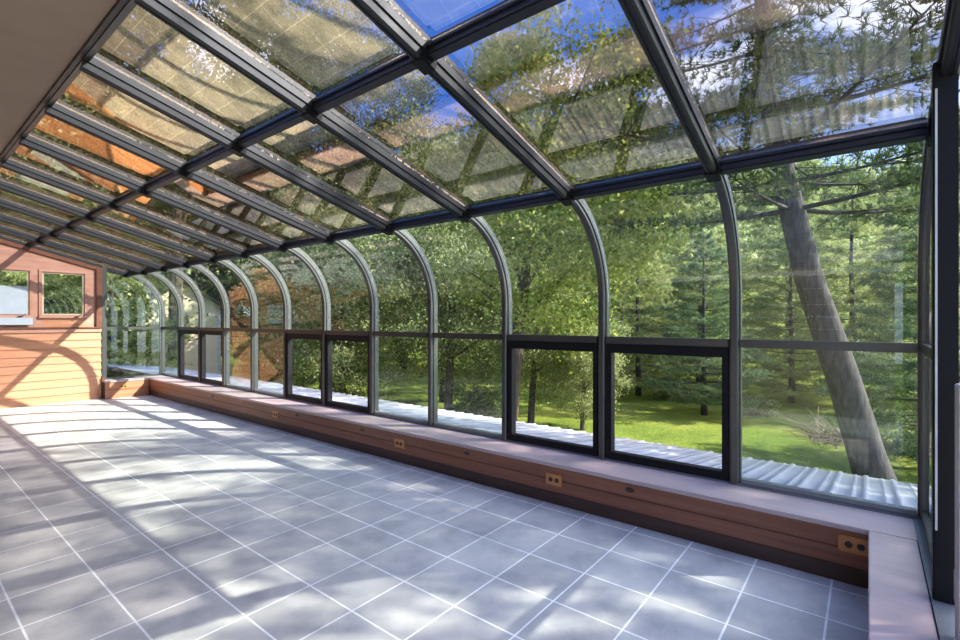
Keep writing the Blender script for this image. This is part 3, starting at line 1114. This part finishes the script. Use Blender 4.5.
for kd, va_, x, y, s, lab in MID:
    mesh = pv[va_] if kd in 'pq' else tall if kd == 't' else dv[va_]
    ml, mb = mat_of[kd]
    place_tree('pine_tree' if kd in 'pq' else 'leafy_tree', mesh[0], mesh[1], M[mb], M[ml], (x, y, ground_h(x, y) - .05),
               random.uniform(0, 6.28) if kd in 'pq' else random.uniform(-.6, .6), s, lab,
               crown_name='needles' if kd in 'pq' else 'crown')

# small cream outbuilding glimpsed through the far bays
ob = empty('outbuilding', (9.6, 27.0, ground_h(9.6, 27.0)))
ob.rotation_euler = (0, 0, math.radians(-14))
tag(ob, 'small cream outbuilding glimpsed through the far bays of the sunroom', 'building')
bm = bmesh.new()
box(bm, -1.6, 1.6, -1.3, 3.2, -.4, 5.4)
obj('wall', bm, M['creamwall'], ob)
bm = bmesh.new()
for sgn in (-1, 1):
    c = [(sgn * 1.95, -1.6, 5.15), (0, -1.6, 6.5), (0, 3.5, 6.5), (sgn * 1.95, 3.5, 5.15)]
    lo_ = [bm.verts.new(p) for p in c]
    hi_ = [bm.verts.new((p[0], p[1], p[2] + .12)) for p in c]
    bm.faces.new(lo_); bm.faces.new(list(reversed(hi_)))
    for q in range(4):
        bm.faces.new((lo_[q], lo_[(q + 1) % 4], hi_[(q + 1) % 4], hi_[q]))
obj('roof', bm, M['toe'], ob)
bm = bmesh.new()
ga = [bm.verts.new(p) for p in ((-1.6, -1.3, 5.38), (1.6, -1.3, 5.38), (0, -1.3, 6.46))]
gb = [bm.verts.new((v.co.x, -1.15, v.co.z)) for v in ga]
bm.faces.new(ga); bm.faces.new(list(reversed(gb)))
for q in range(3):
    bm.faces.new((ga[q], ga[(q + 1) % 3], gb[(q + 1) % 3], gb[q]))
obj('gable', bm, M['creamwall'], ob)
for x_ in (-1.62, 1.5):
    bm = bmesh.new()
    box(bm, x_, x_ + .12, -1.34, -1.301, -.4, 5.2)
    obj('corner_trim', bm, M['pale_grey'], ob)

# shrubs
def shrub_mesh(rx, rz, n, per, leaf, seed):
    r = np.random.default_rng(seed)
    cc, pts = clumps(n, (rx, rx, rz), .3, per, .3, .8, r)
    pts[:, 2] = np.abs(pts[:, 2])
    V, F = leaf_cards(pts, leaf, .5, r)
    bm = bmesh.new()
    for q in range(min(16, n)):
        e = np.abs(cc[q][2])
        tube(bm, [(0, 0, 0), (cc[q][0] * .5, cc[q][1] * .5, e * .7), (cc[q][0], cc[q][1], e)], [.03, .02, .008], 5)
    me = bpy.data.meshes.new('stems')
    bm.to_mesh(me); bm.free()
    return me, np_mesh('foliage', V, F)
sm = shrub_mesh(1.5, 1.4, 40, 110, .13, 91)
for x, y, s, lab in ((23.4, -1.9, .9, 'leafy shrub right of the leaning pine trunk'),
                     (27.4, 4.4, .7, 'low leafy shrub on the lawn left of the leaning trunk'),
                     (29.5, 9.0, .9, 'low leafy shrub under the dark pine, second bay'),
                     (17.4, 14.0, 1.1, 'leafy shrub behind the metal roof edge, fourth bay'),
                     (13.0, 18.5, 1.1, 'leafy shrub behind the metal roof edge, seventh bay')):
    place_tree('shrub', sm[0], sm[1], M['bark'], M['leaf'], (x, y, ground_h(x, y) - .05), random.uniform(0, 6), s, lab, 'shrub', crown_name='foliage')
# dry brush
br = empty('brush_pile', (23.2, 1.0, ground_h(23.2, 1.0)))
tag(br, 'tangle of bare brown brush on the lawn left of the leaning trunk', 'brush')
bm = bmesh.new()
for q in range(150):
    a = random.uniform(0, 6.28)
    L = random.uniform(.5, 1.9)
    p = Vector((random.gauss(0, .5), random.gauss(0, .5), 0))
    e = p + Vector((math.cos(a) * L, math.sin(a) * L, random.uniform(.1, .95) * L * .7))
    tube(bm, [p, p.lerp(e, .5) + Vector((0, 0, .12)), e], [.016, .012, .005], 4)
obj('twigs', bm, M['twig'], br)

# wooded hillside far behind
r = np.random.default_rng(5)
cents, big = [], []
n_f = 1500
for q in range(n_f):
    fwd = r.uniform(52, 190)
    lat = r.uniform(-1.25, 1.25) * fwd * .95
    x = fwd * .7809 + lat * .6247
    y = fwd * .6247 - lat * .7809
    if x < -20 or x > 255 or y > 255 or y < -58:
        continue
    R = r.uniform(2.2, 4.2)
    n_l = 90
    p = r.normal(size=(n_l, 3)) * np.array([R * .5, R * .5, R * .75]) + np.array([x, y, ground_h(x, y) + R * 1.2])
    cents.append(p)
cents = np.concatenate(cents)
V, F = leaf_cards(cents, .85, .8, r)
fo = np_obj('forest', V, F, M['leaf'])
tag(fo, 'wooded hillside of many distant trees on the horizon', 'forest', kind='stuff')
